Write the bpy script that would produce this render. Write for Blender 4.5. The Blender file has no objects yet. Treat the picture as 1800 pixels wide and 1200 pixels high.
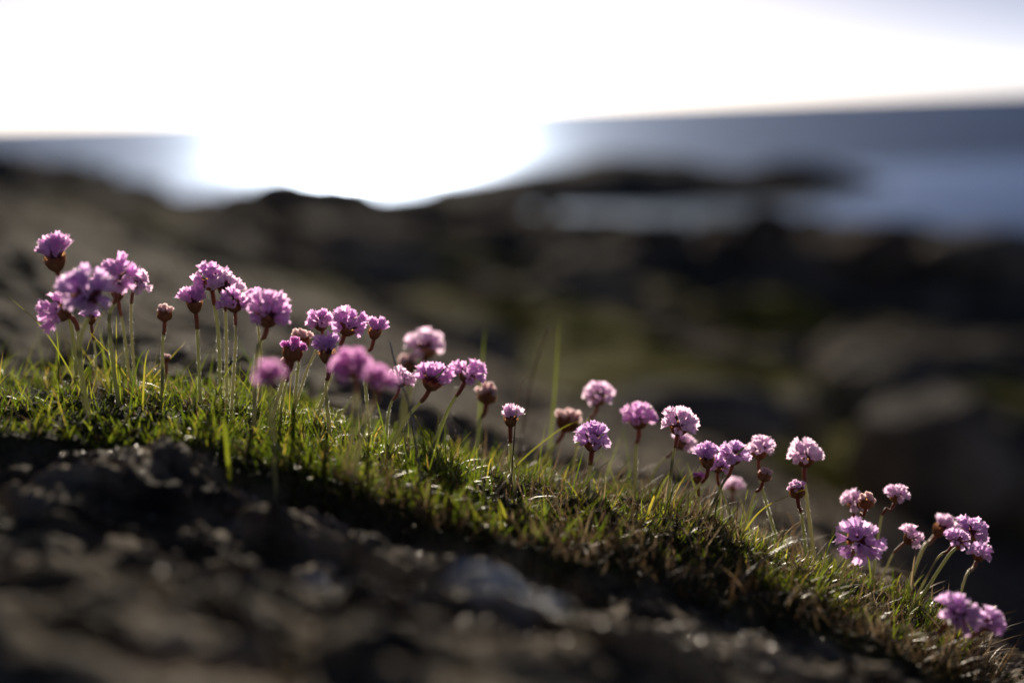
import bpy, math, random
import numpy as np
from mathutils import Vector, Matrix, Euler

R = math.radians
SC = bpy.context.scene
COL = SC.collection

# ------------------------------------------------------------------ camera
FPX = 2500.0                       # focal length in photo pixels (1800 wide) = 50 mm on 36 mm
PITCH, ROLL = R(9.35), R(-1.9)
FOCUS = 0.765
cam_d = bpy.data.cameras.new('camera')
cam = bpy.data.objects.new('camera', cam_d)
COL.objects.link(cam)
cam_d.sensor_width = 36.0
cam_d.lens = 50.0
cam_d.clip_start = 0.01
cam_d.clip_end = 90000.0
CM = (Matrix.Rotation(math.pi / 2 - PITCH, 4, 'X') @ Matrix.Rotation(ROLL, 4, 'Z'))
cam.matrix_world = CM
cam_d.dof.use_dof = True
cam_d.dof.focus_distance = FOCUS
cam_d.dof.aperture_fstop = 2.3
SC.camera = cam

# ------------------------------------------------------------------ sky, sun, exposure
SUN_EL, SUN_AZ = R(15.0), R(-5.3)
world = bpy.data.worlds.new('World')
SC.world = world
world.use_nodes = True
wn = world.node_tree
sky = wn.nodes.new('ShaderNodeTexSky')
sky.sky_type = 'NISHITA'
sky.sun_disc = False
sky.sun_elevation = SUN_EL
sky.sun_rotation = SUN_AZ
sky.altitude = 0
sky.air_density = 0.16
sky.dust_density = 0.22
sky.ozone_density = 0.0
wbg = wn.nodes['Background']
wbg.inputs['Strength'].default_value = 0.05
wn.links.new(sky.outputs[0], wbg.inputs['Color'])
sl = bpy.data.lights.new('sun', 'SUN')
sl.energy = 5.0
sl.angle = R(0.53)
sl.color = (1.0, 0.87, 0.69)
sun = bpy.data.objects.new('sun', sl)
COL.objects.link(sun)
SV = Vector((math.sin(SUN_AZ) * math.cos(SUN_EL), math.cos(SUN_AZ) * math.cos(SUN_EL), math.sin(SUN_EL)))
sun.rotation_euler = SV.to_track_quat('Z', 'Y').to_euler()
SC.view_settings.view_transform = 'Standard'
SC.view_settings.look = 'None'
SC.view_settings.exposure = 0.75
SC.view_settings.gamma = 1.0
SC.render.engine = 'CYCLES'
SC.cycles.use_denoising = True
SC.cycles.max_bounces = 8
SC.cycles.transmission_bounces = 6
SC.cycles.sample_clamp_indirect = 4.0

# ------------------------------------------------------------------ helpers
CM3 = np.array(CM.to_3x3())


def at(px, py, d):
    """points in the place, seen at photo pixel px, py and d metres in front of the lens"""
    px, py, d = np.broadcast_arrays(np.asarray(px, float), np.asarray(py, float), np.asarray(d, float))
    c = np.stack([(px - 900) / FPX * d, -(py - 600) / FPX * d, -d], -1)
    return c @ CM3.T


def V(px, py, d):
    return Vector(at(px, py, d).tolist())


def _hash(ix, iy, iz, seed):
    h = (ix.astype(np.int64) * 374761393 + iy.astype(np.int64) * 668265263 + iz.astype(np.int64) * 2147483647 + seed * 144269) & 0xffffffff
    h = ((h ^ (h >> 13)) * 1274126177) & 0xffffffff
    h = ((h ^ (h >> 16)) * 2246822519) & 0xffffffff
    return ((h ^ (h >> 15)) & 0xffff) / 32767.5 - 1.0


def vnoise(p, seed=0):
    f = np.floor(p).astype(np.int64)
    w = p - f
    w = w * w * w * (w * (w * 6 - 15) + 10)
    o = 0
    for i in (0, 1):
        for j in (0, 1):
            for k in (0, 1):
                c = _hash(f[:, 0] + i, f[:, 1] + j, f[:, 2] + k, seed)
                o = o + c * (w[:, 0] if i else 1 - w[:, 0]) * (w[:, 1] if j else 1 - w[:, 1]) * (w[:, 2] if k else 1 - w[:, 2])
    return o


def fbm(p, oct=4, seed=0, gain=0.5):
    o, a = 0, 1.0
    for i in range(oct):
        o = o + a * vnoise(p * (2.03 ** i) + i * 17.3, seed + i)
        a *= gain
    return o


def cells(p, seed=0):
    """distance to the nearest and second nearest jittered cell point, and that cell's random value"""
    f = np.floor(p).astype(np.int64)
    b1 = np.full(len(p), 9.0); b2 = b1.copy(); v = np.zeros(len(p))
    for i in (-1, 0, 1):
        for j in (-1, 0, 1):
            ci, cj = f[:, 0] + i, f[:, 1] + j
            z = np.zeros_like(ci)
            x = ci + 0.5 + 0.45 * _hash(ci, cj, z, seed)
            y = cj + 0.5 + 0.45 * _hash(ci, cj, z, seed + 1)
            d = np.hypot(p[:, 0] - x, p[:, 1] - y)
            r = _hash(ci, cj, z, seed + 2)
            n = d < b1
            b2 = np.where(n, b1, np.minimum(b2, d))
            v = np.where(n, r, v)
            b1 = np.where(n, d, b1)
    return b1, b2, v


def sstep(a, b, x):
    t = np.clip((x - a) / (b - a), 0, 1)
    return t * t * (3 - 2 * t)


def hermite(xs, ys, x):
    """smooth curve through knots; ys is (knots,) or (knots, N) with x of N values"""
    xs = np.asarray(xs, float); ys = np.asarray(ys, float)
    x = np.clip(np.asarray(x, float), xs[0], xs[-1])
    k = np.clip(np.searchsorted(xs, x, side='right') - 1, 0, len(xs) - 2)
    dx = np.diff(xs)
    sh = (-1,) + (1,) * (ys.ndim - 1)
    sec = np.diff(ys, axis=0) / dx.reshape(sh)
    m = np.empty_like(ys)
    m[0], m[-1] = sec[0], sec[-1]
    m[1:-1] = np.where(sec[:-1] * sec[1:] > 0, 2 * sec[:-1] * sec[1:] / (sec[:-1] + sec[1:] + 1e-12), 0)
    h = dx[k]; t = (x - xs[k]) / h
    if ys.ndim == 1:
        y0, y1, m0, m1 = ys[k], ys[k + 1], m[k], m[k + 1]
    else:
        c = np.arange(ys.shape[1])
        y0, y1, m0, m1 = ys[k, c], ys[k + 1, c], m[k, c], m[k + 1, c]
    t2, t3 = t * t, t * t * t
    return (2 * t3 - 3 * t2 + 1) * y0 + (t3 - 2 * t2 + t) * h * m0 + (-2 * t3 + 3 * t2) * y1 + (t3 - t2) * h * m1


def mesh(name, verts, faces, mat=None, smooth=True, attrs=None):
    me = bpy.data.meshes.new(name)
    verts = np.asarray(verts, dtype=np.float32)
    if isinstance(faces, np.ndarray):
        n, k = faces.shape
        me.vertices.add(len(verts)); me.vertices.foreach_set('co', verts.ravel())
        me.loops.add(n * k); me.loops.foreach_set('vertex_index', faces.astype(np.int32).ravel())
        me.polygons.add(n); me.polygons.foreach_set('loop_start', np.arange(0, n * k, k, dtype=np.int32))
        me.update(calc_edges=True)
    else:
        me.from_pydata(verts.tolist(), [], faces)
    me.validate()
    if smooth:
        me.polygons.foreach_set('use_smooth', np.ones(len(me.polygons), dtype=bool))
    for a, v in (attrs or {}).items():
        at_ = me.attributes.new(a, 'FLOAT', 'POINT')
        at_.data.foreach_set('value', np.asarray(v, dtype=np.float32))
    if mat:
        me.materials.append(mat)
    return me


def obj(name, data, parent=None, loc=None, label=None, cat=None, group=None, kind=None):
    o = bpy.data.objects.new(name, data)
    COL.objects.link(o)
    if loc is not None:
        o.location = loc
    if parent:
        o.parent = parent
    for k, v in (('label', label), ('category', cat), ('group', group), ('kind', kind)):
        if v:
            o[k] = v
    return o


def grid_faces(nu, nv):
    i = np.arange(nu * nv).reshape(nv, nu)
    return np.stack([i[:-1, :-1], i[:-1, 1:], i[1:, 1:], i[1:, :-1]], -1).reshape(-1, 4)


# ------------------------------------------------------------------ materials
def material(name):
    m = bpy.data.materials.new(name)
    m.use_nodes = True
    nt = m.node_tree
    nt.nodes.clear()
    out = nt.nodes.new('ShaderNodeOutputMaterial')
    return m, nt, out


def node(nt, t, **kw):
    n = nt.nodes.new('ShaderNode' + t)
    for k, v in kw.items():
        if k in n.inputs:
            n.inputs[k].default_value = v
        else:
            setattr(n, k, v)
    return n


def ramp(nt, fac, stops):
    r = nt.nodes.new('ShaderNodeValToRGB')
    e = r.color_ramp.elements
    while len(e) > 1:
        e.remove(e[-1])
    e[0].position, e[0].color = stops[0][0], (*stops[0][1], 1)
    for p, c in stops[1:]:
        x = e.new(p); x.color = (*c, 1)
    nt.links.new(fac, r.inputs[0])
    return r.outputs[0]


def mixc(nt, fac, a, b):
    m = nt.nodes.new('ShaderNodeMix'); m.data_type = 'RGBA'
    for s, v in ((0, fac), (6, a), (7, b)):
        if hasattr(v, 'links'):
            nt.links.new(v, m.inputs[s])
        elif s == 0:
            m.inputs[0].default_value = v
        else:
            m.inputs[s].default_value = (*v, 1)
    return m.outputs[2]


def leafy(name, stops, attr=None, trans=0.5, rough=0.4, gloss=0.12, noise=None, warm=(1, 1, 1)):
    """thin plant tissue: front diffuse, light coming through, a thin waxy gloss"""
    m, nt, out = material(name)
    L = nt.links.new
    if attr:
        a = node(nt, 'Attribute', attribute_name=attr); fac = a.outputs['Fac']
    else:
        a = node(nt, 'ObjectInfo'); fac = a.outputs['Random']
    c = ramp(nt, fac, stops)
    if noise:
        tc = node(nt, 'TexCoord')
        nz = node(nt, 'TexNoise', Scale=noise); L(tc.outputs['Object'], nz.inputs['Vector'])
        v = node(nt, 'MapRange', **{'To Min': 0.7, 'To Max': 1.3}); L(nz.outputs['Fac'], v.inputs['Value'])
        h = node(nt, 'HueSaturation'); L(c, h.inputs['Color']); L(v.outputs[0], h.inputs['Value'])
        c = h.outputs[0]
    d = node(nt, 'BsdfDiffuse'); L(c, d.inputs['Color'])
    t = node(nt, 'BsdfTranslucent')
    tm = nt.nodes.new('ShaderNodeMix'); tm.data_type = 'RGBA'; tm.blend_type = 'MULTIPLY'; tm.inputs[0].default_value = 1
    L(c, tm.inputs[6]); tm.inputs[7].default_value = (*warm, 1)
    L(tm.outputs[2], t.inputs['Color'])
    s1 = node(nt, 'MixShader'); s1.inputs[0].default_value = trans
    L(d.outputs[0], s1.inputs[1]); L(t.outputs[0], s1.inputs[2])
    g = node(nt, 'BsdfGlossy', Roughness=rough)
    s2 = node(nt, 'MixShader')
    lw = node(nt, 'Fresnel', IOR=1.4)
    mm = node(nt, 'Math', operation='MULTIPLY'); L(lw.outputs[0], mm.inputs[0]); mm.inputs[1].default_value = gloss * 8
    L(mm.outputs[0], s2.inputs[0])
    L(s1.outputs[0], s2.inputs[1]); L(g.outputs[0], s2.inputs[2])
    L(s2.outputs[0], out.inputs[0])
    return m


def rock_mat(name, scale, stops, turf=None, bump=0.4, rough=(0.45, 0.8), green=(0.035, 0.045, 0.012), lichen=True, spec=0.016, lcol=(0.20, 0.19, 0.165), sheen_attr=None):
    m, nt, out = material(name)
    L = nt.links.new
    tc = node(nt, 'TexCoord')
    p = node(nt, 'BsdfDiffuse', Roughness=0.6)
    pg = node(nt, 'BsdfGlossy')
    pm = node(nt, 'MixShader'); pm.inputs[0].default_value = spec
    n1 = node(nt, 'TexNoise', Scale=scale, Detail=8.0, Roughness=0.62); L(tc.outputs['Object'], n1.inputs['Vector'])
    c = ramp(nt, n1.outputs['Fac'], stops)
    n2 = node(nt, 'TexNoise', Scale=scale * 9, Detail=5.0, Roughness=0.7); L(tc.outputs['Object'], n2.inputs['Vector'])
    sp = node(nt, 'MapRange', **{'From Min': 0.3, 'From Max': 0.7, 'To Min': 0.6, 'To Max': 1.45}); L(n2.outputs['Fac'], sp.inputs['Value'])
    h = node(nt, 'HueSaturation'); L(c, h.inputs['Color']); L(sp.outputs[0], h.inputs['Value'])
    c = h.outputs[0]
    if lichen:
        v = node(nt, 'TexVoronoi', Scale=scale * 1.7); L(tc.outputs['Object'], v.inputs['Vector'])
        n3 = node(nt, 'TexNoise', Scale=scale * 0.7, Detail=6.0); L(tc.outputs['Object'], n3.inputs['Vector'])
        ad = node(nt, 'Math', operation='MULTIPLY_ADD'); L(v.outputs['Distance'], ad.inputs[0]); ad.inputs[1].default_value = -0.35
        L(n3.outputs['Fac'], ad.inputs[2])
        f = node(nt, 'MapRange', **{'From Min': 0.40, 'From Max': 0.46}); L(ad.outputs[0], f.inputs['Value'])
        f2 = node(nt, 'Math', operation='MULTIPLY'); L(f.outputs[0], f2.inputs[0]); f2.inputs[1].default_value = 0.7
        c = mixc(nt, f2.outputs[0], c, lcol)
    if sheen_attr:
        a = node(nt, 'Attribute', attribute_name='hill_shade')
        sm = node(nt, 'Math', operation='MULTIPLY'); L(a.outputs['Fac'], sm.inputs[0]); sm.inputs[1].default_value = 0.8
        c = mixc(nt, sm.outputs[0], c, (0.035, 0.030, 0.025))  # shade on the left shoulder, mixed in as near-black colour
        a = node(nt, 'Attribute', attribute_name=sheen_attr)
        c = mixc(nt, a.outputs['Fac'], c, (0.55, 0.57, 0.60))  # sky sheen on smooth facets, painted as pale bluish colour
    if turf:
        a = node(nt, 'Attribute', attribute_name=turf)
        gm = ramp(nt, n2.outputs['Fac'], [(0.3, tuple(x * 0.5 for x in green)), (0.6, green), (0.8, (0.09, 0.065, 0.035))])
        c = mixc(nt, a.outputs['Fac'], c, gm)
    L(c, p.inputs['Color'])
    r = node(nt, 'MapRange', **{'From Min': 0.3, 'From Max': 0.7, 'To Min': rough[0], 'To Max': rough[1]}); L(n2.outputs['Fac'], r.inputs['Value'])
    L(r.outputs[0], pg.inputs['Roughness'])
    b = node(nt, 'Bump', Strength=bump, Distance=0.25 / scale); L(n2.outputs['Fac'], b.inputs['Height'])
    L(b.outputs[0], p.inputs['Normal']); L(b.outputs[0], pg.inputs['Normal'])
    L(p.outputs[0], pm.inputs[1]); L(pg.outputs[0], pm.inputs[2])
    L(pm.outputs[0], out.inputs[0])
    return m


M_ROCK = rock_mat('rock_near', 22.0, [(0.37, (0.018, 0.015, 0.013)), (0.47, (0.10, 0.077, 0.052)), (0.57, (0.25, 0.20, 0.14)), (0.70, (0.40, 0.345, 0.27))], turf='turf', bump=0.6, rough=(0.45, 0.75), spec=0.026, lcol=(0.34, 0.27, 0.20), sheen_attr='sky_sheen')
M_LAND = rock_mat('rock_far', 1.3, [(0.34, (0.025, 0.022, 0.020)), (0.47, (0.10, 0.083, 0.070)), (0.6, (0.21, 0.175, 0.145)), (0.75, (0.32, 0.27, 0.23))], turf='turf', bump=0.5, rough=(0.5, 0.8), green=(0.19, 0.18, 0.035))
M_BOULDER = rock_mat('boulder_rock', 5.0, [(0.30, (0.05, 0.047, 0.045)), (0.5, (0.16, 0.145, 0.13)), (0.7, (0.33, 0.29, 0.25))], bump=0.5, rough=(0.5, 0.8))
M_RED = rock_mat('reddish_rock', 2.0, [(0.30, (0.03, 0.02, 0.018)), (0.5, (0.09, 0.055, 0.043)), (0.7, (0.15, 0.10, 0.08))], bump=0.5, rough=(0.5, 0.8))

M_GRASS = leafy('grass_blades', [(0.0, (0.035, 0.06, 0.010)), (0.35, (0.075, 0.12, 0.015)), (0.7, (0.16, 0.20, 0.03)), (0.9, (0.26, 0.25, 0.05)), (1.0, (0.34, 0.25, 0.10))], attr='tint', trans=0.6, rough=0.45, gloss=0.025, warm=(1.5, 1.4, 0.75))
M_DRY = leafy('dry_grass', [(0.0, (0.06, 0.035, 0.018)), (0.5, (0.19, 0.12, 0.06)), (1.0, (0.42, 0.32, 0.20))], attr='tint', trans=0.35, rough=0.5, gloss=0.02)
M_MOSS = leafy('moss', [(0.0, (0.018, 0.020, 0.006)), (0.5, (0.045, 0.045, 0.012)), (0.8, (0.08, 0.055, 0.025)), (1.0, (0.13, 0.085, 0.045))], attr='tint', trans=0.3, rough=0.5, gloss=0.008)
M_STEM = leafy('stem_green', [(0.0, (0.36, 0.38, 0.20)), (1.0, (0.46, 0.44, 0.26))], trans=0.6, rough=0.45, gloss=0.02)
M_HAIR = leafy('stem_hair', [(0.0, (0.55, 0.50, 0.36)), (1.0, (0.65, 0.58, 0.42))], trans=0.6, rough=0.4, gloss=0.03)
M_SHEATH = leafy('stem_sheath', [(0.0, (0.34, 0.10, 0.065)), (1.0, (0.48, 0.20, 0.11))], trans=0.55, rough=0.5, gloss=0.02)
M_BRACT = leafy('bracts', [(0.0, (0.30, 0.14, 0.08)), (0.5, (0.44, 0.24, 0.12)), (1.0, (0.58, 0.40, 0.22))], attr='tint', trans=0.68, rough=0.5, gloss=0.02, warm=(1.3, 1.15, 1.0))
M_CALYX = leafy('calyx', [(0.0, (0.16, 0.06, 0.10)), (1.0, (0.26, 0.11, 0.15))], trans=0.3, rough=0.5, gloss=0.01)
M_TWIG = leafy('dark_twig', [(0.0, (0.05, 0.025, 0.018)), (1.0, (0.08, 0.04, 0.025))], trans=0.05, rough=0.4, gloss=0.08)
PET = {
    'pink': [(0.0, (0.77, 0.49, 0.81)), (1.0, (0.89, 0.66, 0.90))],
    'violet': [(0.0, (0.70, 0.50, 0.79)), (1.0, (0.82, 0.65, 0.89))],
    'pale': [(0.0, (0.84, 0.68, 0.86)), (1.0, (0.92, 0.80, 0.92))],
    'magenta': [(0.0, (0.74, 0.38, 0.72)), (1.0, (0.82, 0.50, 0.80))],
    'white': [(0.0, (0.82, 0.70, 0.68)), (1.0, (0.90, 0.80, 0.78))],
}
M_PET = {k: leafy('petals_' + k, v, trans=0.68, rough=0.5, gloss=0.02, noise=900.0, warm=(1.1, 1.0, 1.06)) for k, v in PET.items()}


def sea_mat():
    m, nt, out = material('sea_water')
    L = nt.links.new
    tc = node(nt, 'TexCoord')
    g = node(nt, 'BsdfGlass', IOR=1.33)
    g.distribution = 'BECKMANN'
    g.inputs['Color'].default_value = (0.44, 0.56, 0.80, 1)
    mp = node(nt, 'Mapping'); L(tc.outputs['Object'], mp.inputs['Vector'])
    mp.inputs['Scale'].default_value = (0.4, 1.0, 1.0)
    n1 = node(nt, 'TexNoise', Scale=0.12, Detail=6.0, Roughness=0.6); L(mp.outputs[0], n1.inputs['Vector'])
    sx = node(nt, 'SeparateXYZ'); L(tc.outputs['Object'], sx.inputs[0])
    # the sheltered inlet is calm, open water is ruffled in patches
    f = node(nt, 'MapRange', **{'From Min': 74.0, 'From Max': 92.0, 'To Min': 0.08, 'To Max': 0.44}); L(sx.outputs['Y'], f.inputs['Value'])
    v = node(nt, 'MapRange', **{'From Min': 0.3, 'From Max': 0.7, 'To Min': 0.82, 'To Max': 1.15}); L(n1.outputs['Fac'], v.inputs['Value'])
    mu = node(nt, 'Math', operation='MULTIPLY'); L(f.outputs[0], mu.inputs[0]); L(v.outputs[0], mu.inputs[1])
    L(mu.outputs[0], g.inputs['Roughness'])
    g2 = node(nt, 'BsdfGlass', IOR=1.33, Roughness=0.5)
    g2.distribution = 'GGX'
    g2.inputs['Color'].default_value = g.inputs['Color'].default_value
    mx = node(nt, 'MixShader'); mx.inputs[0].default_value = 0.55
    L(g.outputs[0], mx.inputs[1]); L(g2.outputs[0], mx.inputs[2])
    L(mx.outputs[0], out.inputs[0])
    m2, nt2, out2 = material('seabed')
    d = node(nt2, 'BsdfDiffuse'); d.inputs['Color'].default_value = (0.012, 0.05, 0.11, 1)
    nt2.links.new(d.outputs[0], out2.inputs[0])
    return m, m2


M_SEA, M_BED = sea_mat()

# ------------------------------------------------------------------ land
# depth from the lens (m) -> photo row in which the surface lies, at nine photo columns
PXC = [-1200, 0, 300, 600, 900, 1200, 1500, 1800, 3000]
ROWS = [
    (0.20, [2300, 2300, 2300, 2330, 2360, 2400, 2450, 2500, 2700]),
    (0.32, [1480, 1480, 1480, 1510, 1540, 1580, 1640, 1700, 1900]),
    (0.42, [1190, 1190, 1190, 1220, 1260, 1310, 1370, 1440, 1650]),
    (0.54, [960, 965, 975, 1030, 1090, 1145, 1230, 1330, 1560]),
    (0.64, [830, 845, 850, 930, 1000, 1070, 1165, 1275, 1520]),
    (0.70, [755, 785, 790, 855, 935, 1005, 1105, 1235, 1500]),
    (0.76, [700, 715, 725, 795, 875, 935, 1045, 1195, 1480]),
    (0.84, [670, 690, 692, 755, 850, 908, 1012, 1180, 1470]),
    (1.00, [610, 640, 650, 718, 828, 893, 995, 1230, 1450]),
    (1.50, [390, 470, 560, 650, 755, 835, 950, 1290, 1500]),
    (2.20, [330, 408, 480, 580, 690, 788, 915, 1290, 1500]),
    (3.00, [310, 362, 440, 552, 668, 775, 900, 1225, 1400]),
    (3.70, [320, 375, 475, 600, 710, 810, 905, 1140, 1300]),
    (5.00, [330, 390, 490, 600, 690, 760, 815, 850, 950]),
    (8.00, [275, 328, 428, 510, 600, 655, 700, 740, 850]),
    (11.0, [250, 280, 378, 445, 520, 585, 605, 620, 700]),
    (14.0, [270, 300, 372, 412, 470, 540, 550, 560, 600]),
    (15.6, [280, 310, 367, 398, 445, 432, 424, 437, 450]),
    (17.0, [290, 320, 362, 382, 418, 420, 412, 426, 430]),
    (21.0, [330, 375, 360, 342, 372, 412, 402, 420, 400]),
    (26.0, [430, 430, 410, 380, 420, 450, 440, 450, 440]),
    (34.0, [520, 520, 520, 520, 520, 520, 520, 520, 520]),
]
LOGD = np.log([r[0] for r in ROWS])
TAB = np.array([r[1] for r in ROWS], float)


def row_at(px, d):
    px = np.asarray(px, float).ravel(); d = np.broadcast_to(np.asarray(d, float), px.shape)
    cols = np.stack([hermite(PXC, r, px) for r in TAB])
    return hermite(LOGD, cols, np.log(d))


def turf_mask(px, d, P):
    """where soil and turf cover the rock: a band along the crest"""
    n = fbm(P * 30, 4, 5)
    near = hermite([-1200, 0, 300, 600, 900, 1200, 1500, 1700, 3000], [0.70, 0.69, 0.69, 0.675, 0.672, 0.66, 0.66, 0.69, 0.72], px) + 0.018 * n
    far = hermite([-1200, 0, 300, 600, 900, 1200, 1500, 1700, 3000], [0.90, 0.88, 0.88, 0.90, 0.92, 0.90, 0.86, 0.80, 0.70], px) + 0.02 * n
    return sstep(near - 0.008, near + 0.008, d) * (1 - sstep(far - 0.03, far + 0.02, d)) * (1 - sstep(1690, 1800, px))


def rock_height(P, px, d):
    """relief of the near rock: split slabs, lumps and grain"""
    rot = np.array([[0.92, -0.38, 0], [0.38, 0.92, 0], [0, 0, 1]])
    q = P @ rot.T
    w = q.copy(); w[:, 0] += 0.02 * fbm(P * 14, 2, 31); w[:, 1] += 0.02 * fbm(P * 14, 2, 33)
    b1, b2, v = cells(np.stack([w[:, 0] * 9, w[:, 1] * 16], 1), 3)
    crack = sstep(0.0, 0.16, b2 - b1)
    h = 0.0065 * v + 0.008 * (crack - 1)
    c1, c2, cv = cells(np.stack([w[:, 0] * 30, w[:, 1] * 44], 1), 9)
    h += 0.0030 * cv + 0.0025 * (sstep(0, 0.2, c2 - c1) - 1)
    h += 0.0065 * np.abs(fbm(P * 20, 3, 15)) - 0.007 * np.exp(-((d - 0.66) / 0.05) ** 2) + 0.013 * fbm(P * 7, 3, 1) + 0.0030 * fbm(P * 45, 3, 7) + 0.0012 * fbm(P * 170, 3, 11)
    far = sstep(0.85, 1.3, d)
    h = h * (1 - 0.45 * far) + far * (0.020 * fbm(P * 3.0, 3, 41) + 0.005 * fbm(P * 11, 3, 43))
    return h


def near_surface(px, d, disp=True):
    px = np.asarray(px, float).ravel(); d = np.broadcast_to(np.asarray(d, float), px.shape)
    P = at(px, row_at(px, d), d)
    t = turf_mask(px, d, P)
    if disp:
        h = rock_height(P, px, d)
        soil = 0.004 * fbm(P * 30, 3, 21) + 0.0015 * fbm(P * 120, 2, 23) + 0.003
        P = P.copy(); P[:, 2] += h * (1 - t) + soil * t
    return P, t


NU, NV = 700, 560
ug = np.concatenate([np.linspace(-2300, -400, 60, endpoint=False), np.linspace(-400, 2100, 580, endpoint=False), np.linspace(2100, 4100, 60)])
vg = np.concatenate([np.linspace(math.log(0.2), math.log(0.42), 70, endpoint=False), np.linspace(math.log(0.42), math.log(0.95), 330, endpoint=False), np.linspace(math.log(0.95), math.log(3.05), NV - 400)])
U, Vv = np.meshgrid(ug, np.exp(vg))
Pn, Tn = near_surface(U.ravel(), Vv.ravel())
Uv, Vd = U.ravel(), Vv.ravel()
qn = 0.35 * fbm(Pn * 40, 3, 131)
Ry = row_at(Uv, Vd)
Sheen = np.zeros(len(Uv))  # mask of painted sky sheen: pale patches on the foreground rock
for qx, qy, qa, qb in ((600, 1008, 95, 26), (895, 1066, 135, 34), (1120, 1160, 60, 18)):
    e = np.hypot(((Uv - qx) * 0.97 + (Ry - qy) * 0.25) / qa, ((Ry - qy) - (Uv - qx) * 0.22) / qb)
    Sheen = np.maximum(Sheen, 1 - sstep(0.7, 1.1, e + qn))
# hill shade painted dark into the rock behind the left end of the bank
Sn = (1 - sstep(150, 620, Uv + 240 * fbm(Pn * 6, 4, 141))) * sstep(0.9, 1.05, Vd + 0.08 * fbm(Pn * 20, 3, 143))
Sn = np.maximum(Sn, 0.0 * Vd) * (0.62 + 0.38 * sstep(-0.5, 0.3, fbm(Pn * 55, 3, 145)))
fore = obj('rock_ground', mesh('rock_ground', Pn, grid_faces(NU, NV), M_ROCK, attrs={'turf': Tn, 'sky_sheen': Sheen * (1 - Tn), 'hill_shade': Sn}), kind='structure', label='rough dark coastal rock with a band of turf along its crest')

NU2, NV2 = 420, 330
ug = np.linspace(-2400, 4200, NU2)
vg = np.linspace(math.log(2.6), math.log(34), NV2)
U, Vv = np.meshgrid(ug, np.exp(vg))
U, Vv = U.ravel(), Vv.ravel()
Pf = at(U, row_at(U, Vv), Vv)
fd = sstep(3.0, 4.5, Vv)
wq = Pf.copy(); wq += 0.5 * np.stack([fbm(Pf * 0.5, 2, 61), fbm(Pf * 0.5, 2, 62), 0 * U], 1)
b1, b2, bv = cells(np.stack([wq[:, 0] * 0.55 + wq[:, 1] * 0.2, wq[:, 1] * 0.7], 1), 51)
hf = (0.16 * bv - 0.22 * (1 - sstep(0, 0.22, b2 - b1)) + 0.16 * fbm(Pf * 0.9, 4, 55) + 0.03 * fbm(Pf * 6, 3, 57)) * np.clip(Vv / 11, 0.25, 1.0)
Pf[:, 2] += hf * fd - 0.012 * (1 - fd)
Tf = sstep(-0.25, 0.25, fbm(Pf * 0.55, 3, 71) + 0.55 * np.exp(-((U - 1250) / 380) ** 2 - ((np.log(Vv) - math.log(7.5)) / 0.28) ** 2) * 2.4 - 0.45) * sstep(4.2, 5.0, Vv) * (1 - sstep(12, 15, Vv))
land = obj('rock_terrain', mesh('rock_terrain', Pf, grid_faces(NU2, NV2), M_LAND, attrs={'turf': Tf}), kind='structure', label='dark blurred shore rocks and mossy hollow running down to the water')

SEA_Z = -4.0
sv = []
ys = [18, 40, 80, 160, 400, 1500, 8000, 45000]
xs = np.linspace(-1, 1, 9)
for y in ys:
    for x in xs:
        sv.append((x * max(80, y * 1.6), y, SEA_Z))
obj('seabed', mesh('seabed', np.array(sv) * (1.3, 1, 1) - (0, 8, 2.5), grid_faces(9, len(ys)), M_BED, smooth=False), kind='structure', label='dark bottom below the sea')
obj('sea', mesh('sea', sv, grid_faces(9, len(ys)), M_SEA, smooth=False), kind='structure', label='open sea and sheltered inlet glittering below the sun')


def skerry(name, prof, d, depth, label):
    """low rock islet: crest profile given along the photo columns, standing in the water d metres out"""
    px = np.linspace(prof[0][0], prof[-1][0], 90)
    top = hermite([p[0] for p in prof], [p[1] for p in prof], px)
    crest = at(px, top, d)
    n = 26
    vs = []
    for j in range(n):
        f = j / (n - 1) * 2 - 1
        q = crest.copy()
        q[:, 1] += f * depth
        q[:, 2] = SEA_Z - 0.3 + (crest[:, 2] - SEA_Z + 0.3) * np.clip(1 - abs(f) ** 1.7, 0, 1)
        q[:, 2] += 0.14 * fbm(q * 0.8, 4, 81) * (1 - abs(f))
        vs.append(q)
    vs = np.concatenate(vs)
    m = mesh(name, vs, grid_faces(90, n), M_LAND, attrs={'turf': np.zeros(len(vs))})
    return obj(name, m, kind='structure', label=label)


skerry('headland', [(560, 356), (700, 338), (800, 320), (900, 303), (1000, 287), (1080, 272), (1160, 279), (1230, 289), (1300, 297), (1370, 318), (1400, 332)], 62, 7, 'low dark headland reaching out between inlet and open sea')
skerry('skerry', [(1190, 328), (1290, 302), (1380, 285), (1450, 290), (1510, 305), (1580, 326)], 66, 4, 'low dark skerry at the tip of the headland')

# ------------------------------------------------------------------ boulders on the shore
GB = 'blurred boulders behind the bank'


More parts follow.
